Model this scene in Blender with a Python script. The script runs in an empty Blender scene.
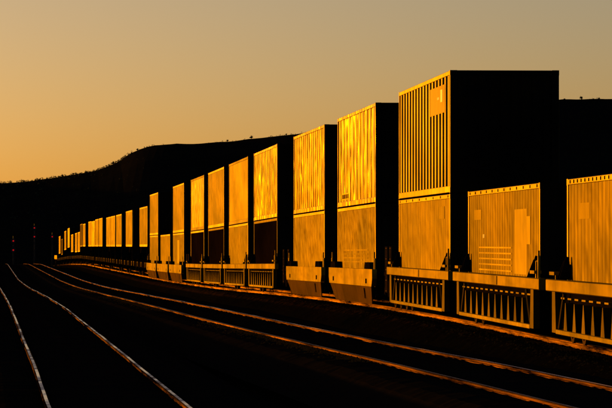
import bpy, math, random
from mathutils import Vector, Matrix, noise as mnoise

rnd = random.Random(7)
scene = bpy.context.scene
C = scene.collection
R = math.radians

# ------------------------------------------------------------------ camera
CAM_Z = 1.90
cam = bpy.data.cameras.new('camera')
cam_ob = bpy.data.objects.new('camera', cam)
C.objects.link(cam_ob)
cam.sensor_width = 36.0
cam.lens = 244.0
cam.clip_start = 0.5
cam.clip_end = 20000.0
cam_ob.location = (0.0, 0.0, CAM_Z)
cam_ob.rotation_euler = (R(90.0 + 0.51), 0.0, R(-3.10))
scene.camera = cam_ob

# ------------------------------------------------------------------ sky and sun
SUN_AZ = -32.0      # degrees left of the track direction (+Y)
SUN_EL = 1.5
world = bpy.data.worlds.new('World')
scene.world = world
world.use_nodes = True
wn = world.node_tree
sky = wn.nodes.new('ShaderNodeTexSky')
sky.sky_type = 'NISHITA'
sky.sun_disc = False
sky.sun_elevation = R(SUN_EL)
sky.sun_rotation = R(SUN_AZ)
sky.air_density = 0.62
sky.dust_density = 0.9
sky.ozone_density = 1.0
# slide film toe: c*c/(c+k) on the whole sky
bg = wn.nodes['Background']
sq = wn.nodes.new('ShaderNodeVectorMath'); sq.operation = 'MULTIPLY'
ad = wn.nodes.new('ShaderNodeVectorMath'); ad.operation = 'ADD'; ad.inputs[1].default_value = (0.8, 0.8, 0.45)
dv = wn.nodes.new('ShaderNodeVectorMath'); dv.operation = 'DIVIDE'
wn.links.new(sky.outputs[0], sq.inputs[0]); wn.links.new(sky.outputs[0], sq.inputs[1])
wn.links.new(sky.outputs[0], ad.inputs[0])
wn.links.new(sq.outputs[0], dv.inputs[0]); wn.links.new(ad.outputs[0], dv.inputs[1])
tn = wn.nodes.new('ShaderNodeVectorMath'); tn.operation = 'MULTIPLY'; tn.inputs[1].default_value = (1.06, 0.97, 1.0)
wn.links.new(dv.outputs[0], tn.inputs[0]); wn.links.new(tn.outputs[0], bg.inputs['Color'])
bg.inputs['Strength'].default_value = 0.15

sun = bpy.data.lights.new('sun', 'SUN')
sun.energy = 3.1
sun.angle = R(0.5)
sun.color = (1.0, 0.40, 0.008)
sun_ob = bpy.data.objects.new('sun', sun)
C.objects.link(sun_ob)
sd = Vector((math.sin(R(SUN_AZ)) * math.cos(R(SUN_EL)), math.cos(R(SUN_AZ)) * math.cos(R(SUN_EL)), math.sin(R(SUN_EL))))
sun_ob.rotation_euler = sd.to_track_quat('Z', 'Y').to_euler()
sun_ob.location = (-60, 60, 60)

vs = scene.view_settings
vs.view_transform = 'Standard'
vs.look = 'None'
vs.exposure = -0.25
vs.gamma = 1.0

# ------------------------------------------------------------------ mesh helpers
class MB:
    def __init__(s):
        s.v = []; s.f = []; s.m = []
    def add(s, vs_, fs, mi=0):
        o = len(s.v)
        s.v.extend(vs_)
        for f in fs:
            s.f.append(tuple(i + o for i in f)); s.m.append(mi)
        return s
    def box(s, x0, x1, y0, y1, z0, z1, mi=0):
        v = [(x0,y0,z0),(x1,y0,z0),(x1,y1,z0),(x0,y1,z0),(x0,y0,z1),(x1,y0,z1),(x1,y1,z1),(x0,y1,z1)]
        return s.add(v, [(3,2,1,0),(4,5,6,7),(0,1,5,4),(1,2,6,5),(2,3,7,6),(3,0,4,7)], mi)
    def bbox(s, x0, x1, y0, y1, z0, z1, b=0.012):
        """box with chamfered vertical and long edges (octagonal prism along y)"""
        pr = [(x0+b,z0),(x1-b,z0),(x1,z0+b),(x1,z1-b),(x1-b,z1),(x0+b,z1),(x0,z1-b),(x0,z0+b)]
        return s.prism_y(pr, y0, y1)
    def prism_y(s, pr, y0, y1, mi=0):
        n = len(pr)
        v = [(x,y0,z) for x,z in pr] + [(x,y1,z) for x,z in pr]
        f = [tuple(range(n)), tuple(range(2*n-1, n-1, -1))]
        f += [(i, i+n, (i+1)%n+n, (i+1)%n) for i in range(n)]
        return s.add(v, f, mi)
    def prism_x(s, pr, x0, x1, mi=0):      # pr = (y,z) outline
        n = len(pr)
        v = [(x0,y,z) for y,z in pr] + [(x1,y,z) for y,z in pr]
        f = [tuple(range(n-1,-1,-1)), tuple(range(n, 2*n))]
        f += [((i+1)%n, (i+1)%n+n, i+n, i) for i in range(n)]
        return s.add(v, f, mi)
    def tube(s, a, b, r, n=8, mi=0, r2=None):
        a = Vector(a); b = Vector(b); d = (b-a).normalized()
        u = d.orthogonal().normalized(); w = d.cross(u)
        r2 = r if r2 is None else r2
        v = []
        for p, rr in ((a,r),(b,r2)):
            for k in range(n):
                t = 2*math.pi*k/n
                v.append(tuple(p + u*rr*math.cos(t) + w*rr*math.sin(t)))
        f = [tuple(range(n-1,-1,-1)), tuple(range(n,2*n))]
        f += [(k,(k+1)%n,(k+1)%n+n,k+n) for k in range(n)]
        return s.add(v, f, mi)
    def lathe_x(s, pr, n=20, mi=0):        # pr = (x, r) closed outline turned about X
        m = len(pr); v = []
        for k in range(n):
            t = 2*math.pi*k/n
            for x, r in pr: v.append((x, r*math.cos(t), r*math.sin(t)))
        f = []
        for k in range(n):
            k2 = (k+1) % n
            for i in range(m):
                j = (i+1) % m
                f.append((k*m+i, k*m+j, k2*m+j, k2*m+i))
        return s.add(v, f, mi)
    def mesh(s, name, mats):
        me = bpy.data.meshes.new(name)
        me.from_pydata(s.v, [], s.f)
        if not isinstance(mats, (list, tuple)): mats = [mats]
        for m in mats: me.materials.append(m)
        if len(mats) > 1:
            me.polygons.foreach_set('material_index', s.m)
        me.update()
        import bmesh
        bm = bmesh.new(); bm.from_mesh(me)
        bmesh.ops.recalc_face_normals(bm, faces=bm.faces)
        bm.to_mesh(me); bm.free()
        return me

def put(name, me, parent=None, mat=None):
    o = bpy.data.objects.new(name, me)
    C.objects.link(o)
    if parent is not None: o.parent = parent
    if mat is not None:      # material override on the object, mesh shared
        o.material_slots[0].link = 'OBJECT'
        o.material_slots[0].material = mat
    return o

def tag(o, label=None, cat=None, group=None, kind=None):
    if label: o['label'] = label
    if cat: o['category'] = cat
    if group: o['group'] = group
    if kind: o['kind'] = kind
    return o

def empty(name, M=None):
    o = bpy.data.objects.new(name, None)
    o.empty_display_size = 0.3
    C.objects.link(o)
    if M is not None: o.matrix_world = M
    return o

_cache = {}
def cached(key, fn):
    if key not in _cache: _cache[key] = fn()
    return _cache[key]

# ------------------------------------------------------------------ materials
def nodes(m):
    m.use_nodes = True
    nt = m.node_tree
    return nt, nt.nodes['Principled BSDF'], nt.nodes.new, nt.links.new

def paint(name, col, rough=0.4, metal=0.0, grime=0.5, bump=0.0, bscale=(0.5, 0.5), grime_col=(0.045,0.022,0.003), spec=0.0, streak=1.0):
    """weathered sheet paint: vertical dirt streaks, blotches, buckled sheet relief (metres, object space)"""
    m = bpy.data.materials.new(name)
    nt, bs, N, L = nodes(m)
    tc = N('ShaderNodeTexCoord'); oi = N('ShaderNodeObjectInfo')
    add = N('ShaderNodeVectorMath'); add.operation = 'ADD'
    sc = N('ShaderNodeVectorMath'); sc.operation = 'SCALE'; sc.inputs['Scale'].default_value = 40.0
    cmb = N('ShaderNodeCombineXYZ')
    for k in range(3): L(oi.outputs['Random'], cmb.inputs[k])
    L(cmb.outputs[0], sc.inputs[0]); L(tc.outputs['Object'], add.inputs[0]); L(sc.outputs[0], add.inputs[1])
    mp = N('ShaderNodeMapping'); mp.inputs['Scale'].default_value = (1.0, 1.6*streak, 0.45)
    L(add.outputs[0], mp.inputs[0])
    n1 = N('ShaderNodeTexNoise'); n1.inputs['Scale'].default_value = 0.75; n1.inputs['Detail'].default_value = 6; n1.inputs['Roughness'].default_value = 0.62
    L(mp.outputs[0], n1.inputs['Vector'])
    n2 = N('ShaderNodeTexNoise'); n2.inputs['Scale'].default_value = 2.2; n2.inputs['Detail'].default_value = 7; n2.inputs['Roughness'].default_value = 0.7
    L(add.outputs[0], n2.inputs['Vector'])
    r1 = N('ShaderNodeMapRange'); r1.inputs[1].default_value = 0.42; r1.inputs[2].default_value = 0.72; L(n1.outputs[0], r1.inputs[0])
    r2 = N('ShaderNodeMapRange'); r2.inputs[1].default_value = 0.48; r2.inputs[2].default_value = 0.75; L(n2.outputs[0], r2.inputs[0])
    mx = N('ShaderNodeMath'); mx.operation = 'MAXIMUM'; L(r1.outputs[0], mx.inputs[0]); L(r2.outputs[0], mx.inputs[1])
    mu = N('ShaderNodeMath'); mu.operation = 'MULTIPLY'; mu.inputs[1].default_value = grime; L(mx.outputs[0], mu.inputs[0])
    mix = N('ShaderNodeMix'); mix.data_type = 'RGBA'
    mix.inputs[6].default_value = (*col, 1); mix.inputs[7].default_value = (*grime_col, 1)
    L(mu.outputs[0], mix.inputs[0])
    m3 = N('ShaderNodeMapping'); m3.inputs['Scale'].default_value = (0.3, 0.16, 0.55); L(add.outputs[0], m3.inputs[0])
    n3 = N('ShaderNodeTexNoise'); n3.inputs['Scale'].default_value = 1.0; n3.inputs['Detail'].default_value = 3; L(m3.outputs[0], n3.inputs['Vector'])
    r3_ = N('ShaderNodeMapRange'); r3_.inputs[1].default_value = 0.36; r3_.inputs[2].default_value = 0.64; r3_.inputs[3].default_value = 0.55; r3_.inputs[4].default_value = 1.15; L(n3.outputs[0], r3_.inputs[0])
    fade = N('ShaderNodeVectorMath'); fade.operation = 'SCALE'; L(mix.outputs[2], fade.inputs[0]); L(r3_.outputs[0], fade.inputs['Scale'])
    L(fade.outputs[0], bs.inputs['Base Color'])
    rr = N('ShaderNodeMapRange'); rr.inputs[3].default_value = rough; rr.inputs[4].default_value = min(1.0, rough + 0.3)
    L(mu.outputs[0], rr.inputs[0]); L(rr.outputs[0], bs.inputs['Roughness'])
    bs.inputs['Metallic'].default_value = metal
    bs.inputs['Specular IOR Level'].default_value = spec
    bs.inputs['Specular Tint'].default_value = (1.0, 0.86, 0.22, 1)     # golden light put into the grazing reflection tint
    if bump > 0:
        mb = N('ShaderNodeMapping'); mb.inputs['Scale'].default_value = (1.0, 1.0/bscale[0], 1.0/bscale[1])
        L(add.outputs[0], mb.inputs[0])
        nb = N('ShaderNodeTexNoise'); nb.inputs['Scale'].default_value = 1.0; nb.inputs['Detail'].default_value = 1.2; nb.inputs['Roughness'].default_value = 0.55
        L(mb.outputs[0], nb.inputs['Vector'])
        bu = N('ShaderNodeBump'); bu.inputs['Strength'].default_value = 1.0; bu.inputs['Distance'].default_value = bump
        L(nb.outputs[0], bu.inputs['Height']); L(bu.outputs[0], bs.inputs['Normal'])
    return m

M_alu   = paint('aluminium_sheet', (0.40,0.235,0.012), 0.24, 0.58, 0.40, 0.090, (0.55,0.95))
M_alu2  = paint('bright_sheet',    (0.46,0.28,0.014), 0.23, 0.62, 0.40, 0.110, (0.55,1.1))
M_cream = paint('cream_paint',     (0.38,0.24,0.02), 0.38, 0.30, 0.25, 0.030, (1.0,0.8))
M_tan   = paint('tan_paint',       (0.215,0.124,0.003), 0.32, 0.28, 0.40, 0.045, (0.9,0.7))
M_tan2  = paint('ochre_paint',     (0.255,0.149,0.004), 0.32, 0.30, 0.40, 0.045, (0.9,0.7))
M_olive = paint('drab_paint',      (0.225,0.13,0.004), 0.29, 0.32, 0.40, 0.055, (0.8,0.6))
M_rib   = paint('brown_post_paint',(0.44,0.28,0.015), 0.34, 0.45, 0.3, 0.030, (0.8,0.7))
M_dark  = paint('dark_brown_paint',(0.030,0.013,0.007), 0.6, 0.0, 0.5, 0.008, (0.5,1.2))
M_frame = paint('frame_steel',     (0.52,0.34,0.03), 0.38, 0.42, 0.35, 0.020, (0.4,0.4))
M_framed= paint('dark_frame_steel',(0.24,0.145,0.012), 0.42, 0.25, 0.4, 0.010, (0.4,0.4))
M_end_shade   = paint('end_shade_black',  (0.012,0.010,0.008), 0.75, 0.0, 0.5)  # near black: the shade of the backlit ends put into the colour
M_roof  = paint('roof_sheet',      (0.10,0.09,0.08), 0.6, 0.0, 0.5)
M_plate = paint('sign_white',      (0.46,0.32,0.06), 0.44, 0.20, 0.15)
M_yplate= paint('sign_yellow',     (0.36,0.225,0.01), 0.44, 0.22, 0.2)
M_plate2= paint('mark_white', (0.85,0.78,0.55), 0.4, 0.2, 0.1)
M_mark  = paint('mark_dark',       (0.05,0.03,0.02), 0.5, 0.0, 0.1)
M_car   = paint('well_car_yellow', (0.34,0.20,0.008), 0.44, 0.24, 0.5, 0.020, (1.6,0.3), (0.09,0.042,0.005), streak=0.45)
M_caribs= paint('well_car_rib', (0.20,0.108,0.006), 0.48, 0.20, 0.5, 0.015, (0.8,0.4))
M_carb  = paint('well_car_brown',  (0.19,0.078,0.010), 0.55, 0.10, 0.35, 0.010, (1.6,0.4))
M_cardk = paint('well_car_black',  (0.014,0.010,0.008), 0.7, 0.0, 0.4)
M_rust  = paint('rusty_iron',      (0.13,0.055,0.022), 0.6, 0.1, 0.5, 0.01, (0.2,0.2))
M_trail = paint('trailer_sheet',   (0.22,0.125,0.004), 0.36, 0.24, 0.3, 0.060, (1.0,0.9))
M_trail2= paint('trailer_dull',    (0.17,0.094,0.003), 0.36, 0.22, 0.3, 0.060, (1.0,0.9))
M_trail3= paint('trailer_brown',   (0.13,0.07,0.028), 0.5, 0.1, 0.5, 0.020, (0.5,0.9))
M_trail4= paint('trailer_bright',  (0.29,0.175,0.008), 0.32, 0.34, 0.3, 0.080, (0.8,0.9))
M_tyre  = paint('tyre_rubber',     (0.012,0.011,0.010), 0.8, 0.0, 0.3)

def simple(name, col, rough, metal=0.0, noise_scale=6.0, var=0.5, bump=0.0, spec=0.5):
    m = bpy.data.materials.new(name)
    nt, bs, N, L = nodes(m)
    tc = N('ShaderNodeTexCoord')
    n = N('ShaderNodeTexNoise'); n.inputs['Scale'].default_value = noise_scale; n.inputs['Detail'].default_value = 8; n.inputs['Roughness'].default_value = 0.65
    L(tc.outputs['Object'], n.inputs['Vector'])
    mix = N('ShaderNodeMix'); mix.data_type = 'RGBA'
    mix.inputs[6].default_value = (*[c*(1-var) for c in col], 1); mix.inputs[7].default_value = (*[c*(1+var) for c in col], 1)
    L(n.outputs[0], mix.inputs[0]); L(mix.outputs[2], bs.inputs['Base Color'])
    bs.inputs['Roughness'].default_value = rough; bs.inputs['Metallic'].default_value = metal
    bs.inputs['Specular IOR Level'].default_value = spec
    if bump > 0:
        bu = N('ShaderNodeBump'); bu.inputs['Strength'].default_value = 1; bu.inputs['Distance'].default_value = bump
        L(n.outputs[0], bu.inputs['Height']); L(bu.outputs[0], bs.inputs['Normal'])
    return m

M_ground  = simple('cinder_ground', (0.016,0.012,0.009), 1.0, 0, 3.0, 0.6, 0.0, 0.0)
M_ballast = simple('ballast_stone', (0.045,0.021,0.005), 1.0, 0, 14.0, 0.6, 0.0, 0.0)
M_sunlit_stone   = simple('sunlit_stone', (0.20,0.085,0.012), 0.9, 0.15, 14.0, 0.6, 0.0, 0.0)  # ballast with the orange sun glow put into its colour
M_ballast2= simple('dirty_ballast', (0.018,0.013,0.009), 1.0, 0, 14.0, 0.6, 0.0, 0.0)
M_tie     = simple('creosoted_tie', (0.014,0.010,0.007), 1.0, 0, 9.0, 0.5, 0.0, 0.0)
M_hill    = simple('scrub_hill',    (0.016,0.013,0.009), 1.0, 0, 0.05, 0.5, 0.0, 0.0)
M_leaf    = simple('juniper_leaf',  (0.045,0.055,0.025), 0.9, 0, 2.0, 0.4, 0.0, 0.1)
M_bark    = simple('juniper_bark',  (0.08,0.055,0.035), 0.9, 0, 5.0, 0.4, 0.0, 0.1)
def rail_top(name, lo, hi, freq):
    m = bpy.data.materials.new(name)
    nt, bs, N, L = nodes(m)
    _tc = N('ShaderNodeTexCoord'); _mp = N('ShaderNodeMapping'); _mp.inputs['Scale'].default_value = (0.35, freq, 0.35)
    _n = N('ShaderNodeTexNoise'); _n.inputs['Scale'].default_value = 1.0; _n.inputs['Detail'].default_value = 7; _n.inputs['Roughness'].default_value = 0.7
    L(_tc.outputs['Object'], _mp.inputs[0]); L(_mp.outputs[0], _n.inputs['Vector'])
    _r = N('ShaderNodeMapRange'); _r.inputs[1].default_value = lo; _r.inputs[2].default_value = hi; L(_n.outputs[0], _r.inputs[0])
    _mx = N('ShaderNodeMix'); _mx.data_type = 'RGBA'; _mx.inputs[6].default_value = (0.05,0.02,0.008,1); _mx.inputs[7].default_value = (0.52,0.46,0.38,1)
    L(_r.outputs[0], _mx.inputs[0]); L(_mx.outputs[2], bs.inputs['Base Color']); L(_r.outputs[0], bs.inputs['Metallic'])
    _rr = N('ShaderNodeMapRange'); _rr.inputs[3].default_value = 0.6; _rr.inputs[4].default_value = 0.18; L(_r.outputs[0], _rr.inputs[0]); L(_rr.outputs[0], bs.inputs['Roughness'])
    return m
M_top_left = rail_top('worn_rail_top', 0.40, 0.54, 0.22)
M_top_mid  = rail_top('thin_polish_rail_top', 0.36, 0.60, 0.10)
M_top_rust = rail_top('rusted_rail_top', 0.56, 0.72, 0.12)
def rail_rust(name, col, lo, hi, metal=0.4):
    m = bpy.data.materials.new(name)
    nt, bs, N, L = nodes(m)
    tc = N('ShaderNodeTexCoord'); mp = N('ShaderNodeMapping'); mp.inputs['Scale'].default_value = (0.8, 0.16, 4.0)
    n = N('ShaderNodeTexNoise'); n.inputs['Scale'].default_value = 1.0; n.inputs['Detail'].default_value = 9; n.inputs['Roughness'].default_value = 0.72
    L(tc.outputs['Object'], mp.inputs[0]); L(mp.outputs[0], n.inputs['Vector'])
    r = N('ShaderNodeMapRange'); r.inputs[1].default_value = lo; r.inputs[2].default_value = hi; L(n.outputs[0], r.inputs[0])
    mx = N('ShaderNodeMix'); mx.data_type = 'RGBA'; mx.inputs[6].default_value = (0.008,0.005,0.003,1); mx.inputs[7].default_value = (*col,1)
    L(r.outputs[0], mx.inputs[0]); L(mx.outputs[2], bs.inputs['Base Color'])
    bs.inputs['Roughness'].default_value = 0.42; bs.inputs['Specular IOR Level'].default_value = 0.0
    bs.inputs['Specular Tint'].default_value = (1.0, 0.68, 0.14, 1)
    mt_ = N('ShaderNodeMath'); mt_.operation = 'MULTIPLY'; mt_.inputs[1].default_value = metal; L(r.outputs[0], mt_.inputs[0]); L(mt_.outputs[0], bs.inputs['Metallic'])
    return m
M_railside = rail_rust('rusty_rail', (0.26,0.115,0.012), 0.36, 0.62, 0.45)
M_railmid  = rail_rust('greasy_rail', (0.26,0.10,0.010), 0.36, 0.66)
M_railold  = rail_rust('dark_rusty_rail', (0.16,0.056,0.008), 0.44, 0.66, 0.3)
M_mast    = simple('signal_black',  (0.006,0.006,0.006), 0.6, 0, 5.0, 0.3)
M_red = bpy.data.materials.new('red_signal_lens')
nt, bs, N, L = nodes(M_red)
bs.inputs['Base Color'].default_value = (0.5,0.01,0.01,1)
bs.inputs['Emission Color'].default_value = (1.0,0.015,0.02,1)
bs.inputs['Emission Strength'].default_value = 0.4

# ------------------------------------------------------------------ the lie of the line
def interp(tab, d):
    if d <= tab[0][0]: return tab[0][1] + (d-tab[0][0])*(tab[1][1]-tab[0][1])/(tab[1][0]-tab[0][0])
    for (a, va), (b, vb) in zip(tab, tab[1:]):
        if d <= b: return va + (vb-va)*(d-a)/(b-a)
    (a, va), (b, vb) = tab[-2:]
    return va + (vb-va)*(d-a)/(b-a)
def smooth(tab, d, w):
    return sum(interp(tab, d + w*(k/4.0)) for k in range(-4, 5)) / 9.0

Z_TAB = [(-50,0),(60,0),(115,0.0),(140,-0.08),(164,-0.19),(183,-0.31),(202,-0.43),(221,-0.53),(244,-0.62),(282,-0.74),(330,-0.80),(430,-0.92),(530,-1.05),(620,-1.5),(703,-2.1),(820,-2.9),(1000,-4.3),(1300,-6.5),(7000,-14.0)]
def rail_z(d): return smooth(Z_TAB, d, 12.0)
def main_x(d):
    a, b, s = 85.0, 150.0, 0.0215
    if d < a: x = 8.74
    elif d < b: x = 8.74 - s*(d-a)**2/(2*(b-a))
    else: x = 8.74 - s*(b-a)/2 - s*(min(d,300)-b)
    if d > 300: x -= 0.0207*(d-300)
    return x + 1.295
MID_TAB = [(0,7.9),(30,6.75),(51,5.80),(68,5.01),(88,4.06),(115,2.98),(152,1.95),(200,0.95),(300,-1.1),(415,-3.5),(700,-9.4),(1000,-15.6)]
def mid_x(d): return smooth(MID_TAB, d, 14.0)
def left_x(d): return 1.44 - 0.0228*min(d,290) - 0.0207*max(0, d-290)

def frame_at(d0, d1, fx=main_x):
    """matrix of a rigid vehicle standing on the line between two distances, +Y ahead"""
    a = Vector((fx(d0), d0, rail_z(d0))); b = Vector((fx(d1), d1, rail_z(d1)))
    c = (a+b)/2; y = (b-a).normalized(); x = y.cross(Vector((0,0,1))).normalized(); z = x.cross(y)
    M = Matrix((x, y, z)).transposed().to_4x4(); M.translation = c
    return M

# ------------------------------------------------------------------ ground and hills
def make_ground():
    xs = [-2600,-1600,-900,-500,-250,-120,-60,-30,-16,-10,-6,-3,0,3,6,9,12,16,22,32,60,120,250,500,900,1600,2600]
    ys = [-60,-20,0,15]+list(range(25,320,12))+list(range(330,1000,30))+[1050,1150,1300,1600,2100,3000,4500,7000]
    mb = MB(); nx = len(xs)
    for y in ys:
        for x in xs:
            z = rail_z(y) - 0.52
            z += 0.10*mnoise.noise(Vector((x*0.08, y*0.03, 3.3))) - 0.04
            mb.v.append((x, y, z))
    for j in range(len(ys)-1):
        for i in range(nx-1):
            a = j*nx+i
            mb.f.append((a, a+1, a+1+nx, a+nx)); mb.m.append(0)
    return mb.mesh('ground', M_ground)
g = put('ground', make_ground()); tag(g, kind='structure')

F = 4150.0
def hill_bump(x, t, k, seed=1.7, amp=0.9):
    return amp*(mnoise.noise(Vector((x*0.03, t*6.0, seed))) + 0.4*mnoise.noise(Vector((x*0.16, t*22.0, seed+9))))*min(1.0, k+0.12)
def hill_mesh(ridge, D, depth, xmin, xmax, step, seed, amp):
    xs = []; x = xmin
    while x <= xmax:
        xs.append(x); x += step if -80 < x < 260 else step*6
    ts = [-1.0,-0.8,-0.6,-0.4,-0.25,-0.12,-0.05,0.0,0.06,0.15,0.3,0.5,0.75,1.0]
    mb = MB(); nx = len(xs)
    for t in ts:
        for x in xs:
            k = (math.cos(math.pi*t)+1)/2
            h = ridge(x)
            base = rail_z(D+t*depth) - 1.2
            z = base + (h - base)*k
            z += hill_bump(x, t, k, seed, amp)
            mb.v.append((x, D+t*depth, z))
    for j in range(len(ts)-1):
        for i in range(nx-1):
            a = j*nx+i; mb.f.append((a,a+1,a+1+nx,a+nx)); mb.m.append(0)
    return mb

D_HILL = 1500.0
SIL = [(-4000,205),(-2000,196),(-900,190),(-300,185),(-100,184),(0,183),(30,182),(49,180.5),(70,176.5),(93,172),(108,166),(118,162),(130,154),(142,149),(157,146),(175,145),(196,144),(245,139),(300,132),(340,123),(400,112),(470,104),(540,100),(612,99),(760,97),(1000,103),(1500,120),(2500,150),(5000,190)]
def ridge_h(x):
    px = 81.0 + x*F/D_HILL
    return CAM_Z + (241.0 - interp(SIL, px))*D_HILL/F
hm = hill_mesh(ridge_h, D_HILL, 420.0, -1900, 2400, 2.6, 1.7, 0.9)
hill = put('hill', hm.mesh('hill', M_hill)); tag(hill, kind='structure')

def crown(mb, c, rx, rz, n, r):
    """leafy juniper crown: many little leaf-clump shards spread through an uneven volume"""
    for k in range(n):
        while True:
            p = Vector((r.uniform(-1,1), r.uniform(-1,1), r.uniform(-1,1)))
            if p.length < 1: break
        wob = 0.75 + 0.5*mnoise.noise(p*1.7 + Vector((c[0],c[1],c[2])))
        q = Vector((c[0]+p.x*rx*wob*(1.0-0.35*max(0,p.z)), c[1]+p.y*rx*wob, c[2]+p.z*rz*wob))
        s = r.uniform(0.16, 0.36)*rx
        u = Vector((r.gauss(0,1), r.gauss(0,1), r.gauss(0,1))).normalized(); w = u.orthogonal().normalized(); n_ = u.cross(w)
        vs_ = [q+u*s, q-u*s*0.6+w*s*0.7, q-u*s*0.6-w*s*0.7, q+n_*s*0.8]
        mb.add([tuple(v) for v in vs_], [(0,1,2),(0,3,1),(1,3,2),(2,3,0)])

def hill_z(x, y):
    t = (y-D_HILL)/420.0; k = (math.cos(math.pi*t)+1)/2
    base = rail_z(y)-1.2
    return base + (ridge_h(x)-base)*k + hill_bump(x, t, k)

# scrub woodland that reads as one mass
sw = MB(); r2 = random.Random(11)
for k in range(1100):
    px = r2.uniform(-120, 800)
    if r2.random() < 0.5: px = r2.uniform(-20, 132)
    t = r2.gauss(0, 0.07)
    if r2.random() < 0.30: t = r2.uniform(-0.6, 0.0)
    x = (px-81.0)*D_HILL/F; y = D_HILL + t*420.0
    dense = mnoise.noise(Vector((px*0.03, 0, 5.5)))
    if dense < -0.10 and px > 130: continue
    hgt = r2.uniform(0.3, 0.85)*(1.0 if px < 135 else 0.7)
    crown(sw, (x, y, hill_z(x, y)+hgt*0.45), hgt*0.8, hgt*0.7, 12, r2)
tag(put('hillside_scrub', sw.mesh('hillside_scrub', M_leaf)), kind='stuff')

# single trees that break the skyline
TREES = [(62,1.9,'leftmost juniper standing up from the low ridge'),(86,1.8,'juniper on the low ridge where the hill begins to climb'),
         (113,1.9,'juniper on the steep shoulder of the hill'),(137,1.4,'juniper just below the corner of the hilltop'),
         (227,1.5,'small juniper on the long hill crest above the middle containers'),(251,1.9,'taller juniper on the hill crest beside the bare skyline'),
         (286,1.2,'low juniper on the crest just before the ribbed top containers'),(566,1.3,'small juniper on the high crest right of the black box end'),
         (583,2.0,'broad juniper on the high crest at the right edge'),(601,1.3,'rightmost little juniper on the high crest')]
for i, (px, hgt, lab) in enumerate(TREES):
    x = (px-81.0)*D_HILL/F; y = D_HILL
    hgt *= 0.65
    e = empty('juniper_tree', Matrix.Translation((x, y, hill_z(x,y)-0.2)))
    tb = MB(); tb.tube((0,0,-0.3),(0.05*hgt,0,hgt*0.55),0.14*hgt*0.6,7,0,0.05)
    tb.tube((0.02,0,hgt*0.3),(0.35*hgt,0.1,hgt*0.65),0.06,6,0,0.03); tb.tube((0.02,0,hgt*0.25),(-0.3*hgt,-0.1,hgt*0.6),0.06,6,0,0.03)
    put('trunk', tb.mesh('trunk', M_bark), e)
    cb = MB(); rr_ = random.Random(100+i)
    crown(cb, (0,0,hgt*0.62), hgt*0.62, hgt*0.5, 60, rr_)
    put('crown', cb.mesh('crown', M_leaf), e)
    tag(e, lab, 'tree', 'junipers along the skyline')

# ------------------------------------------------------------------ tracks
RAIL = [(-0.069,-0.172),(0.069,-0.172),(0.069,-0.160),(0.012,-0.140),(0.010,-0.050),(0.034,-0.036),(0.036,-0.010),(0.019,0.0),(-0.019,0.0),(-0.036,-0.010),(-0.034,-0.036),(-0.010,-0.050),(-0.012,-0.140),(-0.069,-0.160)]
RAIL_TOP = {7}
def stations(a, b):
    out = []; d = a
    while d < b:
        out.append(d); d += 0.8 if d < 120 else (1.6 if d < 260 else 4.0)
    out.append(b)
    return out
def lift(fx, d):
    return 0.0 if fx is main_x else 0.10*max(0.0, min(1.0, (160.0-d)/100.0))
def rail_mesh(fx, side, seed, wob, side_mat, top_mat, a=12.0, b=1150.0):
    mb = MB(); n = len(RAIL); st = stations(a, b)
    for d in st:
        x0 = fx(d) + side*0.7525 + wob*1.0*mnoise.noise(Vector((d*0.09, seed, 0))) + wob*0.25*mnoise.noise(Vector((d*0.31, seed, 4)))
        z0 = rail_z(d) + lift(fx, d) + wob*0.9*mnoise.noise(Vector((d*0.075, seed, 8))) + wob*0.25*mnoise.noise(Vector((d*0.27, seed, 12)))
        for (px, pz) in RAIL: mb.v.append((x0+px, d, z0+pz))
    for j in range(len(st)-1):
        for i in range(n):
            i2 = (i+1) % n
            mb.f.append((j*n+i, j*n+i2, (j+1)*n+i2, (j+1)*n+i)); mb.m.append(1 if i in RAIL_TOP else 0)
    mb.f.append(tuple(range(n))); mb.m.append(0)
    return mb.mesh('rail', [side_mat, top_mat])
def ties_mesh(fx, b):
    mb = MB(); d = 14.0; r = random.Random(3)
    while d < b:
        x = fx(d); z = rail_z(d) + lift(fx, d) - 0.135; dx = r.uniform(-0.05,0.05); t = r.uniform(-0.01,0.01)
        mb.box(x-1.29+dx, x+1.29+dx, d-0.115, d+0.115, z-0.17, z+t)
        d += 0.53 + r.uniform(-0.02,0.02)
    return mb.mesh('tie_row', M_tie)
def ballast_mesh(fx, top, half, slope_w, drop, mat, seed, fine=True):
    mb = MB(); r = random.Random(seed)
    prof = [(-half-slope_w, -drop), (-half-slope_w*0.75, -drop*0.72), (-half-slope_w*0.5,-drop*0.46),(-half-slope_w*0.25,-drop*0.2), (-half,-0.02), (-half*0.82,0.0), (-half*0.5,-0.015), (0,0.0), (half*0.5,-0.015), (half*0.82,0.0), (half,-0.02), (half+slope_w,-drop)]
    st = []; d = 12.0
    while d < 1150:
        st.append(d); d += (0.13 if fine else 0.3) if d < 190 else (0.6 if d < 400 else 5.0)
    n = len(prof)
    for d in st:
        x = fx(d); z = rail_z(d) + lift(fx, d) + top
        for i, (px, pz) in enumerate(prof):
            j = (0.035 if fine else 0.014) if 0 < i < n-1 else 0.0
            mb.v.append((x+px+r.uniform(-j,j), d+r.uniform(-0.03,0.03), z+pz+r.uniform(-j,j)*0.9))
    for k in range(len(st)-1):
        for i in range(n-1):
            mb.f.append((k*n+i, k*n+i+1, (k+1)*n+i+1, (k+1)*n+i)); mb.m.append(0)
    return mb.mesh('ballast_bed', mat)
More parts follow.
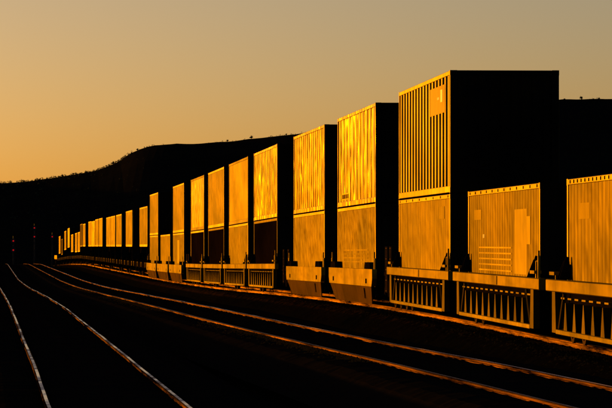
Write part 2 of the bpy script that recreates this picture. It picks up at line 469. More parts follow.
for (fx, lab, wob, bal, seed) in (
        (main_x, 'main line track under the container train on raised ballast', 0.012, (-0.115,1.75,0.80,0.45,M_ballast), 1),
        (mid_x, 'bare curving track between the train and the leftmost track', 0.010, (-0.040,1.5,0.9,0.42,M_ballast2), 2),
        (left_x, 'leftmost bare track running straight down the dark yard', 0.013, (-0.040,1.5,0.9,0.42,M_ballast2), 3)):
    t = empty('railway_track', Matrix.Translation((0,0,0)))
    tag(t, lab, 'railway track')
    smat = (None, M_railside, M_railmid, M_railold)[seed]
    put('rail', rail_mesh(fx, -1, seed*3.1, wob, smat, M_top_left if seed == 3 else M_top_rust), t)
    put('rail', rail_mesh(fx, 1, seed*3.1+1.7, wob, smat, (None, M_top_rust, M_top_mid, M_top_left)[seed]), t)
    tag(put('tie_row', ties_mesh(fx, 320.0), t), kind='stuff')
    tag(put('ballast_bed', ballast_mesh(fx, *bal, seed, seed == 1), t), kind='stuff')

# loose stones on the sunlit shoulder of the main line
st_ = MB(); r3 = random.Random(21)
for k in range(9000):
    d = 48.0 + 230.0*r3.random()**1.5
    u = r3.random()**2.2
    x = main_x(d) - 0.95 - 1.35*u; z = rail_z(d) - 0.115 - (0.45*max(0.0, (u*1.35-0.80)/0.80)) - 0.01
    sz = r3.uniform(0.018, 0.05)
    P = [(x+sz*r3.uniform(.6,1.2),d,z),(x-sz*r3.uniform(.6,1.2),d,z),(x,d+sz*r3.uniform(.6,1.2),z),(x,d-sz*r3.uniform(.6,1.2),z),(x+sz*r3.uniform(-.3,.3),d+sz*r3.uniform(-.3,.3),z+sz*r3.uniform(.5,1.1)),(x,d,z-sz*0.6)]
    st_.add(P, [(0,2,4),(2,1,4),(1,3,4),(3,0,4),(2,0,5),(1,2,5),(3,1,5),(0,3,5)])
for k in range(9000):       # patches of stone coloured as sunlit sheen along the nearer rail of the middle track
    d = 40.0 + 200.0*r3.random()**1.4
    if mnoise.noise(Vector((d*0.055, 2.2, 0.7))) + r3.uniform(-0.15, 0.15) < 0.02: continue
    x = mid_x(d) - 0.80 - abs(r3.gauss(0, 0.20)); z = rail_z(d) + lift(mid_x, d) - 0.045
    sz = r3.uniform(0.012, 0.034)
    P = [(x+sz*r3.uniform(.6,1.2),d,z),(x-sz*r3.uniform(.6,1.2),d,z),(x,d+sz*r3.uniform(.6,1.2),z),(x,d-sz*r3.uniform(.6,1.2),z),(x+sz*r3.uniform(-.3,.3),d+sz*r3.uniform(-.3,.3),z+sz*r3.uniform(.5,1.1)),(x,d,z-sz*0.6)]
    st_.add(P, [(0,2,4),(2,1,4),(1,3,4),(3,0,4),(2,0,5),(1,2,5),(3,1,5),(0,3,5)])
tag(put('ballast_stones', st_.mesh('ballast_stones', M_sunlit_stone)), kind='stuff')

# ------------------------------------------------------------------ running gear
def wheel_mesh():
    return MB().lathe_x([(-0.065,0.10),(0.065,0.10),(0.065,0.17),(0.02,0.20),(0.02,0.34),(0.065,0.36),(0.065,0.412),(-0.045,0.42),(-0.05,0.445),(-0.075,0.445),(-0.075,0.36),(-0.02,0.34),(-0.02,0.20),(-0.065,0.17)], 22).mesh('wheel', M_rust)
def side_frame_mesh():
    mb = MB()
    pr = [(-1.15,0.36),(-0.95,0.36),(-0.72,0.58),(-0.30,0.30),(0.30,0.30),(0.72,0.58),(0.95,0.36),(1.15,0.36),(1.15,0.58),(0.75,0.78),(-0.75,0.78),(-1.15,0.58)]
    mb.prism_x(pr, -0.09, 0.09)
    for y in (-0.88, 0.88): mb.box(-0.14, 0.14, y-0.16, y+0.16, 0.38, 0.60)
    for y in (-0.22,-0.07,0.07,0.22): mb.tube((0.03,y,0.34),(0.03,y,0.62),0.06,8)
    return mb.mesh('side_frame', M_cardk)
def truck(parent, y):
    b = MB(); b.box(-1.05,1.05,-0.2,0.2,0.52,0.82); b.tube((-0.72,-0.88,0.42),(0.72,-0.88,0.42),0.08,8); b.tube((-0.72,0.88,0.42),(0.72,0.88,0.42),0.08,8)
    t = put('truck', cached('bolster', lambda: b.mesh('bolster', M_cardk)), parent)
    t.location = (0,y,0)
    for s in (-1,1):
        f = put('side_frame', cached('sf', side_frame_mesh), t); f.location = (s*1.0,0,0)
        if s < 0: f.rotation_euler = (0,0,math.pi)
        for yy in (-0.88,0.88):
            w = put('wheel', cached('wheel', wheel_mesh), t); w.location = (s*0.7525, yy, 0.42)
            if s > 0: w.rotation_euler = (0,0,math.pi)
    return t

# ------------------------------------------------------------------ well cars
HW = 7.55          # half length of the well
def ribbed_well(M, label, platform_near, platform_far, sill_mat, nribs=10, tail=2.2):
    e = empty('well_car', M); tag(e, label, 'well car', 'well cars of the container train')
    for s in (-1, 1):
        def mir(x0, x1): return (s*x0, s*x1) if s > 0 else (s*x1, s*x0)
        a, b = mir(1.36, 1.50)
        put('side_sill', cached(('sill',s), lambda: MB().bbox(a,b,-8.9,8.9,0.98,1.20,0.015).mesh('side_sill', M_car)), e, sill_mat)
        a2, b2 = mir(1.498, 1.516)
        put('splice_plate', cached(('splice',s), lambda: MB().box(a2,b2,-1.2,-0.85,1.0,1.18).mesh('splice_plate', M_car)), e, sill_mat)
        a3, b3 = mir(1.33, 1.36)
        put('web_plate', cached(('web',s), lambda: MB().box(a3,b3,-7.3,7.3,0.30,0.98).mesh('web_plate', M_cardk)), e)
        a4, b4 = mir(1.37, 1.50)
        put('bottom_chord', cached(('chord',s), lambda: MB().bbox(a4,b4,-7.3,7.3,0.22,0.31,0.01).mesh('bottom_chord', M_car)), e, sill_mat)
        a5, b5 = mir(1.37, 1.47)
        def brk():
            mb = MB()
            for k in range(14):
                y = -6.9 + k*1.03
                mb.box(a5, b5, y-0.26, y+0.26, 0.86, 0.89)
            return mb.mesh('bracket_row', M_car)
        tag(put('bracket_row', cached(('brk',s), brk), e, sill_mat), kind='stuff')
        def ribm():
            mb = MB()
            x_in, x_out = s*1.362, s*1.475
            mb.prism_x([(-0.02,0.312),(0.02,0.312),(0.02,0.80),(-0.02,0.80)], min(x_in,x_out), max(x_in,x_out))
            x0, x1 = s*1.476, s*1.490
            mb.prism_x([(-0.25,0.312),(0.25,0.312),(0.035,0.80),(-0.035,0.80)], min(x0,x1), max(x0,x1))
            return mb.mesh('rib', M_car)
        rm = cached(('rib',s), ribm)
        for k in range(nribs):
            r_ = put('rib', rm, e, M_caribs); r_.location = (0, -5.9 + k*11.8/(nribs-1), 0)
        for y in (-1, 1):
            def endp():
                x0, x1 = mir(1.37, 1.495)
                mb = MB()
                mb.prism_x([(-0.32,0.24),(0.30,0.24),(0.16,0.98),(-0.32,0.98)] if y < 0 else [(-0.30,0.24),(0.32,0.24),(0.32,0.98),(-0.16,0.98)], x0, x1)
                return mb.mesh('end_post', M_car)
            p = put('end_post', cached(('endp',s,y), endp), e, M_caribs); p.location = (0, y*7.62, 0)
            def diag():
                mb = MB(); xx = s*1.45
                mb.tube((xx, y*6.35, 0.96), (xx, y*7.1, 0.33), 0.035, 6)
                return mb.mesh('brace', M_car)
            put('brace', cached(('diag',s,y), diag), e, M_caribs)
            def guide():
                mb = MB()
                for dy, hh in ((0.0,0.42),(0.34,0.34)):
                    xi, xm, xo = s*1.31, s*1.37, s*1.50
                    pr = [(xi,1.202),(xo,1.202),(xm,1.202+hh),(xi,1.202+hh*0.96)]
                    mb.prism_y(pr, dy-0.02, dy+0.02)
                mb.box(*sorted((s*1.31,s*1.325)), -0.02, 0.36, 1.202, 1.48)
                return mb.mesh('corner_guide', M_cardk)
            gd = put('corner_guide', cached(('guide',s), guide), e); gd.location = (0, y*7.0-0.17, 0)
            def lever():
                mb = MB(); mb.box(*sorted((s*1.38,s*1.52)), -0.45, 0.30, 1.28, 1.34); mb.tube((s*1.45,-0.2,1.20),(s*1.45,-0.2,1.29),0.02,6)
                return mb.mesh('locking_lever', M_car)
            lv = put('locking_lever', cached(('lev',s), lever), e, sill_mat); lv.location = (0, y*7.85, 0)
        def grab():
            mb = MB(); x = s*1.46
            mb.tube((x,-8.55,1.20),(x,-8.55,1.72),0.022,6); mb.tube((x,-8.2,1.20),(x,-8.2,1.52),0.022,6)
            mb.tube((x,-8.55,1.52),(x,-8.2,1.52),0.018,6)
            return mb.mesh('grab_iron', M_car)
        put('grab_iron', cached(('grab',s), grab), e, sill_mat)
    fl = cached('wellfloor', lambda: MB().box(-1.33,1.33,-7.3,7.3,0.22,0.28).box(-1.33,1.33,-7.60,-7.42,0.28,1.0).box(-1.33,1.33,7.42,7.60,0.28,1.0).mesh('well_floor', M_cardk))
    put('well_floor', fl, e)
    ends(e, platform_near, platform_far)
    return e

def ends(e, near, far):
    for y, long in ((-1, near), (1, far)):
        ln = 11.0 if long else 9.45
        pk = ('plat', y, long)
        def plat():
            mb = MB(); mb.box(-1.2,1.2,*sorted((y*7.6,y*ln)),0.92,1.02); mb.box(-0.35,0.35,*sorted((y*7.6,y*(ln-0.1))),0.62,0.918)
            return mb.mesh('end_platform', M_cardk)
        put('end_platform', cached(pk, plat), e)
        if long:
            truck(e, y*9.4)
            def coup():
                mb = MB(); mb.box(-0.12,0.12,*sorted((y*11.0,y*11.75)),0.72,0.92); mb.box(-0.2,0.2,*sorted((y*11.55,y*11.78)),0.68,0.96)
                return mb.mesh('coupler', M_rust)
            put('coupler', cached(('coup',y), coup), e)
            def lad():
                mb = MB(); x = -1.26
                for yy in (10.3,10.75): mb.tube((x,y*yy,0.45),(x,y*yy,1.75),0.02,6)
                for zz in (0.5,0.8,1.1,1.4,1.7): mb.tube((x,y*10.3,zz),(x,y*10.75,zz),0.018,6)
                return mb.mesh('ladder', M_rust)
            put('ladder', cached(('lad',y), lad), e)
        elif y > 0:
            truck(e, 9.5)

def sloped_well(M, label, near, far, sill_mat, low_mat):
    e = empty('well_car', M); tag(e, label, 'well car', 'well cars of the container train')
    for s in (-1, 1):
        def sill():
            x0, x1 = sorted((s*1.36, s*1.50))
            mb = MB()
            mb.prism_x([(-8.2,0.60),(8.2,0.60),(8.45,0.82),(8.45,1.10),(-8.45,1.10),(-8.45,0.82)], x0, x1)
            return mb.mesh('side_sill', M_car)
        put('side_sill', cached(('ssill',s), sill), e, sill_mat)
        def low():
            mb = MB()
            yt, yb = 8.0, 7.0
            o = [(s*1.485,-yt,0.595),(s*1.485,yt,0.595),(s*1.375,yb,0.08),(s*1.375,-yb,0.08)]
            i = [(s*1.44,-yt,0.595),(s*1.44,yt,0.595),(s*1.345,yb,0.08),(s*1.345,-yb,0.08)]
            mb.add(o+i, [(0,1,2,3),(7,6,5,4),(0,4,5,1),(1,5,6,2),(2,6,7,3),(3,7,4,0)])
            return mb.mesh('lower_panel', M_carb)
        put('lower_panel', cached(('slow',s), low), e, low_mat)
        for y in (-1, 1):
            def hole():
                return MB().box(*sorted((s*1.50,s*1.508)), -0.22, 0.22, 0.68, 0.82).mesh('hole_shade', M_cardk)  # dark plate stands in for the shade inside a square hole
            h = put('hole_shade', cached(('hole',s), hole), e); h.location = (0, y*6.4, 0)
            def gd():
                mb = MB(); x0, x1 = sorted((s*1.31, s*1.50))
                mb.prism_x([(-1.0,1.102),(1.0,1.102),(0.8,1.30),(-0.9,1.30)], x0, x1)
                return mb.mesh('corner_guide', M_cardk)
            q = put('corner_guide', cached(('sg',s), gd), e); q.location = (0, y*6.7, 0)
            def stk():
                mb = MB(); x = s*1.40; mb.tube((x,0,1.10),(x,0,1.60),0.025,6); mb.tube((x,0.3*y,1.10),(x,0.3*y,1.40),0.02,6); mb.tube((x,0,1.40),(x,0.3*y,1.40),0.018,6)
                return mb.mesh('grab_iron', M_car)
            q = put('grab_iron', cached(('stk',s,y), stk), e, sill_mat); q.location = (0, y*8.1, 0)
        def slit():
            mb = MB(); x = s*1.50
            mb.add([(s*1.484,-5.6,0.54),(s*1.484,-5.42,0.54),(s*1.425,-5.1,0.23),(s*1.425,-5.28,0.23)], [(0,1,2,3)])
            v = [(p[0]+s*0.012, p[1], p[2]) for p in mb.v]
            mb.add(v, [(0,1,2,3)])
            return mb.mesh('drain_slot', M_cardk)
        put('drain_slot', cached(('slit',s), slit), e)
    put('well_floor', cached('swf', lambda: MB().box(-1.33,1.33,-6.9,6.9,0.23,0.28).box(-1.33,1.33,-7.75,-7.6,0.28,0.95).box(-1.33,1.33,7.6,7.75,0.28,0.95).mesh('well_floor', M_cardk)), e)
    ends(e, near, far)
    return e

# ------------------------------------------------------------------ containers
def container(M, name, label, cat, group, L=14.6, H=2.9, W=2.59, wall=M_alu, frame=M_frame, rib=(0.45,0.006,0.5), plates=(), mark=M_mark, posts=0.16, end=M_end_shade, lines=None, tabs=0):
    e = empty(name, M); tag(e, label, cat, group)
    hl, hw = L/2, W/2
    pitch, depth, duty = rib
    def side():
        mb = MB(); prof = []
        y = -hl+posts; xi = -hw+0.012+depth; xo = -hw+0.012
        n = max(1, round((2*hl-2*posts)/pitch)); p = (2*hl-2*posts)/n
        sl = min(0.12*p, depth*0.6 if depth > 0.03 else depth*2.0)
        for k in range(n):
            y0 = y + k*p; a = y0 + p*(1-duty)/2; b = y0 + p*(1+duty)/2
            prof += [(y0, xi), (a, xi), (a+sl, xo), (b-sl, xo), (b, xi)]
        prof.append((hl-posts, xi))
        for (yy, xx) in prof: mb.v += [(xx, yy, 0.16), (xx, yy, H-0.11)]
        for i in range(len(prof)-1):
            mb.f.append((2*i, 2*i+1, 2*i+3, 2*i+2)); mb.m.append(0)
        return mb.mesh('side_wall', wall)
    key = ('cw', L, H, W, rib, posts)
    sm = cached(key, side)
    a = put('side_wall', sm, e, wall)
    b = put('side_wall', sm, e, wall); b.rotation_euler = (0,0,math.pi)
    for s in (-1, 1):
        for t in (-1, 1):
            def post():
                x0, x1 = sorted((s*(hw-0.14), s*hw)); y0, y1 = sorted((t*(hl-posts), t*hl))
                return MB().box(x0,x1,y0,y1,0.12,H-0.12).mesh('corner_post', M_frame)
            put('corner_post', cached(('cp',L,H,W,posts,s,t), post), e, frame)
            for zz, nm in ((0.0,'b'),(H-0.118,'t')):
                def cast():
                    x0, x1 = sorted((s*(hw-0.162), s*(hw+0.004))); y0, y1 = sorted((t*(hl-0.178), t*(hl+0.004)))
                    return MB().box(x0,x1,y0,y1,zz,zz+0.118).mesh('corner_casting', M_frame)
                put('corner_casting', cached(('cc',L,H,W,s,t,nm), cast), e, frame)
        def trail():
            x0, x1 = sorted((s*(hw-0.08), s*hw))
            return MB().bbox(x0,x1,-hl+0.18,hl-0.18,H-0.112,H-0.004,0.01).mesh('top_rail', M_frame)
        put('top_rail', cached(('tr',L,H,W,s), trail), e, frame)
        def brail():
            x0, x1 = sorted((s*(hw-0.08), s*hw))
            return MB().bbox(x0,x1,-hl+0.18,hl-0.18,0.005,0.162,0.01).mesh('bottom_rail', M_frame)
        put('bottom_rail', cached(('br',L,H,W,s), brail), e, frame)
    for t in (-1, 1):
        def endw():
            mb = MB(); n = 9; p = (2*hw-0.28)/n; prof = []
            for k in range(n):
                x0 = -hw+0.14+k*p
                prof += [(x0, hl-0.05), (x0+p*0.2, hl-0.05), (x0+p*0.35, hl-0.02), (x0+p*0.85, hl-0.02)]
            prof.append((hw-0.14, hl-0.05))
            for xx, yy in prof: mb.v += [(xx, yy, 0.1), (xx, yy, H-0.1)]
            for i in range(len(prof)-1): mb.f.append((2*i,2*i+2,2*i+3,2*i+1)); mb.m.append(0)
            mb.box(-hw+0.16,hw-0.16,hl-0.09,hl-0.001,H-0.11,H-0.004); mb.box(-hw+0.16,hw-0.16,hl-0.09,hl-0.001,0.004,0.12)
            for q_ in (-1,1): mb.box(*sorted((q_*(hw-0.165),q_*(hw-0.003))), hl+0.0055, hl+0.016, 0.0, H)   # black strip painting shade onto the post's end face
            return mb.mesh('end_wall', M_end_shade)
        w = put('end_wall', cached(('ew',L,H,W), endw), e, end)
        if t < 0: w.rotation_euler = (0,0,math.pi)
    def roof():
        mb = MB(); n = 24
        for k in range(n):
            y0 = -hl+0.15+(2*hl-0.3)*k/n; y1 = y0+(2*hl-0.3)/n
            mb.add([(-hw+0.06,y0,H-0.03),(hw-0.06,y0,H-0.03),(hw-0.06,y0+0.1,H-0.012),(-hw+0.06,y0+0.1,H-0.012),(-hw+0.06,y1,H-0.03),(hw-0.06,y1,H-0.03)],[(0,1,2,3),(3,2,5,4)])
        return mb.mesh('roof', M_roof)
    put('roof', cached(('rf',L,H,W), roof), e)
    put('floor', cached(('fl',L,H,W), lambda: MB().box(-hw+0.09,hw-0.09,-hl+0.1,hl-0.1,0.03,0.14).mesh('floor', M_end_shade)), e)
    for (nm, y0, y1, z0, z1, mt, marks) in plates:
        q = put(nm, MB().box(-hw+0.007, -hw+0.016, y0, y1, z0, z1).mesh(nm, mt), e)
        for (ya, yb, za, zb) in marks:
            put('marking', MB().box(-hw+0.004, -hw+0.0065, ya, yb, za, zb).mesh('marking', mark), q)
    if lines:       # horizontal skirt strakes
        y0, y1, zs = lines
        for z in zs:
            put('skirt_strake', MB().box(-hw+0.002, -hw+0.016, y0, y1, z, z+0.03).mesh('skirt_strake', M_cream if wall is M_tan else M_tan2), e)
    if tabs:
        def tab():
            mb = MB()
            for k in range(tabs):
                y = -hl+0.5+(2*hl-1.0)*k/(tabs-1)
                mb.box(-hw-0.02,-hw+0.001,y-0.05,y+0.05,H-0.085,H-0.025)
            return mb.mesh('lashing_tab_row', frame)
        tag(put('lashing_tab_row', cached(('tabs',L,H,W,tabs), tab), e, frame), kind='stuff')
    return e

def lock_pads(L, W, H, e, frame):
    """cone locks standing on the top corners of a lower box"""
    for s in (-1,1):
        for y in (-L/2+0.09, L/2-0.09):
            def cone():
                return MB().box(-0.07,0.07,-0.08,0.08,0,0.028).mesh('stacking_cone', M_cardk)
            q = put('stacking_cone', cached('cone', cone), e); q.location = (s*(W/2-0.09), y, H)

PITCH = 19.0
U = {}     # unit number -> near end distance of its boxes
U[3] = 97.8
U[2] = U[3]-19.0; U[1] = U[2]-19.0
U[4] = 120.2
U[5] = 140.4; U[6] = 164.0; U[7] = 182.8; U[8] = 201.8; U[9] = 220.8
U[10] = 244.0; U[11] = 263.0; U[12] = 282.0
LB = 14.6
BASE_Z = 0.285; HL = 2.73
GRP_U = 'upper containers of the double stacks'; GRP_L = 'lower containers standing in the wells'

def unit(n, near, far, kind, car_label, low, up, sill=M_car):
    M = frame_at(U[n], U[n]+LB)
    if kind == 'ribbed': ribbed_well(M, car_label, near, far, sill)
    else: sloped_well(M, car_label, near, far, sill, M_carb)
    lowL = low.get('L', LB)
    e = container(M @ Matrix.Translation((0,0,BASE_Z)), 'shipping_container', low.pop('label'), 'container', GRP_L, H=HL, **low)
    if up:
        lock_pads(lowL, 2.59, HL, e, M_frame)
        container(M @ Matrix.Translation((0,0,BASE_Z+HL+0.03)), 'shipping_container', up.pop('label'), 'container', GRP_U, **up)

FINE = (0.50, 0.005, 0.5)
unit(1, False, False, 'ribbed', 'ribbed well car under the rightmost container, cut by the frame',
     dict(label='rightmost lower container, tan with a yellow plate, cut by the frame', wall=M_tan, rib=FINE, tabs=26,
          plates=[('sign_plate', 4.0, 5.6, 2.0, 2.28, M_yplate, ())]), None)
unit(2, False, False, 'ribbed', 'ribbed well car carrying the single container with a bright stripe panel',
     dict(label='lone lower container with a bright vertical panel and slatted skirt', wall=M_tan, rib=FINE, tabs=12,
          plates=[('sign_plate', 4.3, 5.9, 2.08, 2.30, M_yplate, ()), ('repair_panel', -4.9, -2.6, 0.95, 2.25, M_cream, ()), ('glint_plate', 3.6, 4.0, 1.68, 1.76, M_plate2, ()), ('repair_patch', -5.5, -4.9, 1.55, 2.1, M_cream, ())],  # small pale plate paints a bright glint on the side
          lines=(-2.0, 4.8, (0.98,1.10,1.22,1.34,1.46))), None)
unit(3, False, True, 'ribbed', 'ribbed well car under the tall near stack with dark vertical ribs',
     dict(label='tan lower container beneath the dark ribbed container with white sign', wall=M_tan2, rib=FINE, tabs=8,
          plates=[('sign_plate', -5.7, -4.2, 2.15, 2.45, M_yplate, ())]),
     dict(label='tall dark top container with bright vertical ribs and a white sign', wall=M_rib, rib=(0.82,0.042,0.46), frame=M_frame,
          plates=[('sign_panel', -5.9, -2.0, 1.95, 2.62, M_plate, ((-5.25,-4.75,2.22,2.52),(-4.4,-3.9,2.30,2.36)))], mark=M_plate2))
unit(4, True, False, 'sloped', 'smooth well car with brown sloping side nearest the camera',
     dict(label='lower container beneath the bright golden top container, nearer sloped well', wall=M_olive, rib=FINE,
          lines=(-4.5, 4.8, (1.0,1.12,1.24,1.36))),
     dict(label='bright golden top container with broad ribs right of the skyline crest', wall=M_alu2, rib=(1.25,0.022,0.5), frame=M_alu2,
          plates=[('lettering_strip', 2.6, 5.6, 0.22, 0.42, M_frame, ((2.9,3.3,0.25,0.39),(3.5,3.9,0.25,0.39),(4.1,4.6,0.25,0.39),(4.8,5.3,0.25,0.39)))]))
unit(5, False, True, 'sloped', 'smooth well car with brown sloping side, second from the camera',
     dict(label='lower container in the second sloping well, under a finely ribbed box', wall=M_olive, rib=FINE),
     dict(label='golden finely ribbed top container whose top meets the hill skyline', wall=M_alu, rib=(0.95,0.020,0.5), frame=M_alu))
unit(6, True, False, 'ribbed', 'well car with a dark brown lower box, nearest of its kind',
     dict(label='nearest dark brown lower container, under a golden ribbed box', wall=M_dark, rib=(0.8,0.03,0.45), frame=M_framed),
     dict(label='golden ribbed top container with a wavy bright band, over dark brown box', wall=M_alu2, rib=(0.95,0.017,0.5), frame=M_alu2))
unit(7, False, False, 'ribbed', 'well car between two well cars with dark brown boxes',
     dict(label='plain tan lower container between two dark brown lower boxes', wall=M_tan2, rib=FINE),
     dict(label='smooth cream top container over the tan box between dark boxes', wall=M_cream, rib=(1.2,0.004,0.5), frame=M_plate))
unit(8, False, False, 'ribbed', 'well car with the middle one of the three dark brown boxes',
     dict(label='middle one of three dark brown lower containers', wall=M_dark, rib=(0.8,0.03,0.45), frame=M_framed),
     dict(label='smooth golden top container above the middle dark brown box', wall=M_tan2, rib=(1.2,0.004,0.5), frame=M_frame))
unit(9, False, True, 'ribbed', 'well car with the farthest dark brown lower box',
     dict(label='farthest dark brown lower container with pale corner posts', wall=M_dark, rib=(0.8,0.03,0.45), frame=M_frame),
     dict(label='streaked golden top container above the farthest dark brown box', wall=M_alu, rib=(1.2,0.006,0.5), frame=M_plate))
unit(10, True, False, 'sloped', 'nearest of three small sloping well cars in mid distance',
     dict(label='lower container in the nearest of the three mid-distance sloping wells', wall=M_olive, rib=FINE,
          plates=[('repair_panel', -1.0, 1.6, 0.9, 2.3, M_cream, ())]),
     dict(label='top container directly right of the black gap in the stacks', wall=M_tan2, rib=(1.2,0.005,0.5), frame=M_frame))
unit(11, False, False, 'sloped', 'sloping well car whose container has nothing stacked on it',
     dict(label='lone lower container in the gap between two mid-distance stacks', wall=M_tan2, rib=FINE), None)
unit(12, False, True, 'sloped', 'farthest sloping well car, last before the trailers',
     dict(label='lower container of the farthest double stack', wall=M_olive, rib=FINE),
     dict(label='farthest top container of the double stacks', wall=M_tan2, rib=(1.2,0.006,0.5), frame=M_frame))

# ------------------------------------------------------------------ flat cars with trailers
def flat_car(d0, d1, label):
    M = frame_at(d0, d1); Lc = d1-d0; h = Lc/2
    e = empty('flat_car', M); tag(e, label, 'flat car', 'flat cars carrying trailers')
    def body():
        mb = MB(); mb.box(-1.40,1.40,-h+0.5,h-0.5,0.98,1.10)
        mb.box(-0.4,0.4,-h+0.5,h-0.5,0.60,0.978)
        return mb.mesh('deck', M_cardk)
    put('deck', body(), e)
    for s in (-1,1):
        x0, x1 = sorted((s*1.40, s*1.46))
        put('side_sill', MB().prism_x([(-h+0.5,0.86),(-h+3.0,0.70),(h-3.0,0.70),(h-0.5,0.86),(h-0.5,1.098),(-h+0.5,1.098)], x0, x1).mesh('side_sill', M_cardk), e)
    n = max(2, round(Lc/7.0))
    for k in range(n):
        y = -h+1.6+(Lc-3.2)*k/(n-1)
        def brm():
            mb = MB(); mb.box(-1.50,-1.462,-0.5,0.5,1.02,1.10); mb.box(-1.51,-1.462,-0.5,-0.05,0.74,1.018)
            return mb.mesh('side_bracket', M_caribs)
        q = put('side_bracket', cached('sbr', brm), e); q.location = (0,y,0)
    truck(e, -h+2.6); truck(e, h-2.6)
    for y in (-1,1):
        def cp():
            mb = MB(); mb.box(-0.12,0.12,*sorted((y*(h-0.5),y*(h+0.4))),0.72,0.92)
            return mb.mesh('coupler', M_rust)
        put('coupler', cp(), e)
    return M, e

def trailer(d, L, label, wall, frame, hgt=2.85, z0=2.28):
    M = frame_at(d, d+L)
    e = empty('semi_trailer', M @ Matrix.Translation((0,0,1.10))); tag(e, label, 'trailer', 'trailers riding on flat cars')
    z0 -= 1.10; hl = L/2; hw = 1.28
    def body():
        mb = MB(); pr = []
        n = 22; p = (L-0.5)/n
        prof = []
        for k in range(n):
            y0 = -hl+0.25+k*p
            prof += [(y0,-hw+0.012),(y0+p*0.4,-hw+0.012),(y0+p*0.5,-hw+0.005),(y0+p*0.9,-hw+0.005)]
        prof.append((hl-0.25,-hw+0.012))
        for s in (1,-1):
            o = len(mb.v)
            for yy, xx in prof: mb.v += [(s*xx,yy,z0+0.16),(s*xx,yy,z0+hgt-0.1)]
            for i in range(len(prof)-1): mb.f.append((o+2*i,o+2*i+1,o+2*i+3,o+2*i+2)); mb.m.append(0)
        return mb.mesh('side_wall', wall)
    put('side_wall', cached(('tb',L,hgt,z0), body), e, wall)
    def shell():
        mb = MB(); r = 0.24
        mb.box(-hw+0.03,hw-0.03,-hl+0.02,hl-0.02,z0+0.02,z0+hgt-0.02)
        return mb.mesh('box_core', M_end_shade)
    put('box_core', cached(('ts',L,hgt,z0), shell), e)
    def fr():
        mb = MB()
        for s in (-1,1):
            x0, x1 = sorted((s*(hw-0.09), s*hw))
            mb.box(x0,x1,-hl+0.25,hl-0.25,z0,z0+0.16); mb.box(x0,x1,-hl+0.25,hl-0.25,z0+hgt-0.1,z0+hgt)
            for t in (-1,1):
                y0, y1 = sorted((t*(hl-0.25), t*hl))
                # rounded lower corner
                mb.prism_x([(t*(hl-0.25),z0),(t*(hl-0.12),z0+0.02),(t*hl,z0+0.16),(t*hl,z0+hgt-0.08),(t*(hl-0.08),z0+hgt),(t*(hl-0.25),z0+hgt)], x0, x1)
        return mb.mesh('edge_frame', M_frame)
    put('edge_frame', cached(('tf',L,hgt,z0), fr), e, frame)
    def gear():
        mb = MB()
        for s in (-1,1): mb.box(s*0.75-0.06,s*0.75+0.06,hl-2.7,hl-2.55,0.35,z0); mb.box(s*0.75-0.12,s*0.75+0.12,hl-2.78,hl-2.47,0.30,0.35)
        mb.box(-0.75,0.75,hl-2.66,hl-2.6,0.6,0.7)
        return mb.mesh('landing_gear', M_cardk)
    put('landing_gear', cached(('tg',L,z0), gear), e)
    def hitch():
        mb = MB(); mb.prism_x([(hl-1.2,0.0),(hl-0.4,0.0),(hl-0.7,z0-0.02),(hl-0.95,z0-0.02)], -0.35, 0.35)
        return mb.mesh('hitch', M_cardk)
    put('hitch', cached(('th',L,z0), hitch), e)
    def sub():
        mb = MB(); mb.box(-0.5,0.5,-hl+0.6,-hl+3.4,0.62,z0)
        for y in (1.2,2.5): mb.tube((-0.95,-hl+y,0.5),(0.95,-hl+y,0.5),0.07,8)
        return mb.mesh('bogie_frame', M_cardk)
    put('bogie_frame', cached(('tsb',L,z0), sub), e)
    def wh():
        return MB().lathe_x([(-0.13,0.2),(0.13,0.2),(0.13,0.44),(0.10,0.50),(-0.10,0.50),(-0.13,0.44)],18).mesh('wheel', M_tyre)
    for s in (-1,1):
        for y in (1.2,2.5):
            q = put('wheel', cached('twh', wh), e); q.location = (s*1.08, -hl+y, 0.5)
        f = put('mud_flap', cached('mud', lambda: MB().box(-0.28,0.28,-0.01,0.01,0.15,1.1).mesh('mud_flap', M_tyre)), e); f.location = (s*0.98,-hl+0.4,0)

CARS = [(299,327),(328.5,358.5),(360,381),(382,414),(415.5,443.5),(444.5,460),(460.8,493.5),(494.5,524.5),(526,558),(559.5,584),(585.5,615),(616.5,643.5),(644.5,674),(675.5,701.5),(702.7,731)]
ORD = ['first','second','third','fourth','fifth','sixth','seventh','eighth','ninth','tenth','eleventh','twelfth','thirteenth','fourteenth','fifteenth','sixteenth','seventeenth','eighteenth']
for i, (a, b) in enumerate(CARS):
    flat_car(a, b, 'low black flat car, %s in line beyond the double stacks' % ORD[i])
TR = [(302,16.1,M_trail2,2.95,2.25),(335.5,16.1,M_trail,2.95,2.25),(364,15.6,M_trail2,2.85,2.25),(383.5,14.0,M_trail,2.85,2.25),(398.5,15.0,M_trail,2.85,2.25),
      (429,13.7,M_trail,2.95,2.25),(445.3,13.7,M_trail2,2.95,2.25),(461.6,15.6,M_trail4,2.85,2.25),(477.6,15.4,M_trail,2.9,2.25),(510,13.7,M_trail2,2.8,2.25),
      (527,13.7,M_trail3,2.9,2.25),(543,14.0,M_trail,2.6,1.6),(562,13.7,M_trail2,2.6,1.6),(589,16.1,M_trail,2.5,1.7),(618,16.1,M_trail4,2.9,2.45),(648,16.1,M_trail2,2.95,2.25),(682,12.0,M_trail3,2.6,1.6),(705,17.0,M_trail,2.95,1.9)]
for i, (d, Lt, mt, hh, z0) in enumerate(TR):
    trailer(d, Lt, 'semi-trailer on a flat car, %s counting away from the double stacks' % ORD[i], mt, M_frame if mt is not M_trail3 else M_framed, hh, z0)

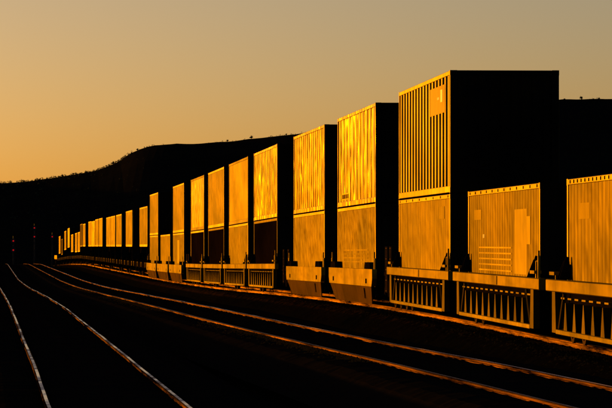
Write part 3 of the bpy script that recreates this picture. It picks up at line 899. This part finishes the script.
# ------------------------------------------------------------------ signals and switch stand
def signal(px, d, ys, label):
    x = (px-81.0)*d/F; zr = rail_z(d)-0.5
    e = empty('railway_signal', Matrix.Translation((x, d, zr))); tag(e, label, 'signal', 'red signals beyond the yard tracks')
    zs = [CAM_Z + (241.0-y)*d/F - zr for y in ys]
    mb = MB(); mb.tube((0,0.25,0),(0,0.25,max(zs)+0.7),0.07,8,0,0.055); mb.box(-0.25,0.25,0.05,0.45,-0.05,0.25)
    put('mast', mb.mesh('mast', M_mast), e)
    lb = MB()
    for s in (-0.18,0.18): lb.tube((s,0.42,0.1),(s,0.42,max(zs)+0.3),0.018,5)
    z = 0.4
    while z < max(zs)+0.2: lb.tube((-0.18,0.42,z),(0.18,0.42,z),0.014,5); z += 0.35
    put('ladder', lb.mesh('ladder', M_mast), e)
    for z in zs:
        hb = MB(); 
        v = []
        n = 20; r = 0.36
        hb.tube((0,0.16,z),(0,0.10,z),r,n)
        hb.box(-0.14,0.14,0.165,0.30,z-0.2,z+0.2)
        # hood over the lens
        m = 9
        for k in range(m):
            a0 = math.pi*(k/m)*1.0; a1 = math.pi*((k+1)/m)
            hb.add([(0.17*math.cos(a0),0.10,z+0.17*math.sin(a0)),(0.17*math.cos(a1),0.10,z+0.17*math.sin(a1)),(0.17*math.cos(a1),-0.16,z+0.17*math.sin(a1)),(0.17*math.cos(a0),-0.16,z+0.17*math.sin(a0))],[(0,1,2,3)])
        h = put('signal_head', hb.mesh('signal_head', M_mast), e)
        lens = MB(); nn = 16
        pts = [(0,-0.0,z)]; rings = [(0.06,0.012),(0.10,0.04),(0.125,0.098)]
        fs = []
        for (rr_, yy) in rings:
            for k in range(nn): pts.append((rr_*math.cos(2*math.pi*k/nn), yy, z+rr_*math.sin(2*math.pi*k/nn)))
        for k in range(nn):
            fs.append((0, 1+k, 1+(k+1)%nn))
            for q in range(2): fs.append((1+q*nn+k, 1+(q+1)*nn+k, 1+(q+1)*nn+(k+1)%nn, 1+q*nn+(k+1)%nn))
        lens.add(pts, fs)
        put('red_lens', lens.mesh('red_lens', M_red), h)
signal(13.2, 600.0, (241.0, 250.2), 'leftmost signal mast showing two red lights, lower than the next')
signal(34.2, 700.0, (228.0, 236.8), 'taller signal mast with two red lights, middle of the three')
signal(52.0, 700.0, (236.8,), 'signal mast with a single red light left of the farthest trailers')

sx = mid_x(480.0)+1.9
e = empty('switch_stand', Matrix.Translation((sx, 480.0, rail_z(480.0)-0.22)))
tag(e, 'small switch stand with yellow target beside the far bend of the tracks', 'switch stand')
put('base', MB().box(-0.35,0.35,-0.15,0.15,0,0.14).box(-0.13,0.13,-0.13,0.13,0.14,0.5).mesh('base', M_rust), e)
put('spindle', MB().tube((0,0,0.5),(0,0,1.35),0.03,8).mesh('spindle', M_rust), e)
tg = put('target', MB().prism_x([(-0.55,1.0),(0.55,1.0),(0.62,1.2),(0.55,1.44),(-0.55,1.44),(-0.62,1.2)],-0.012,0.012).mesh('target', M_yplate), e); tg.rotation_euler = (0,0,R(14))
put('throw_lever', MB().tube((0.05,0,0.45),(0.55,-0.1,0.25),0.025,6).tube((0.55,-0.1,0.25),(0.68,-0.12,0.25),0.04,6).mesh('throw_lever', M_rust), e)
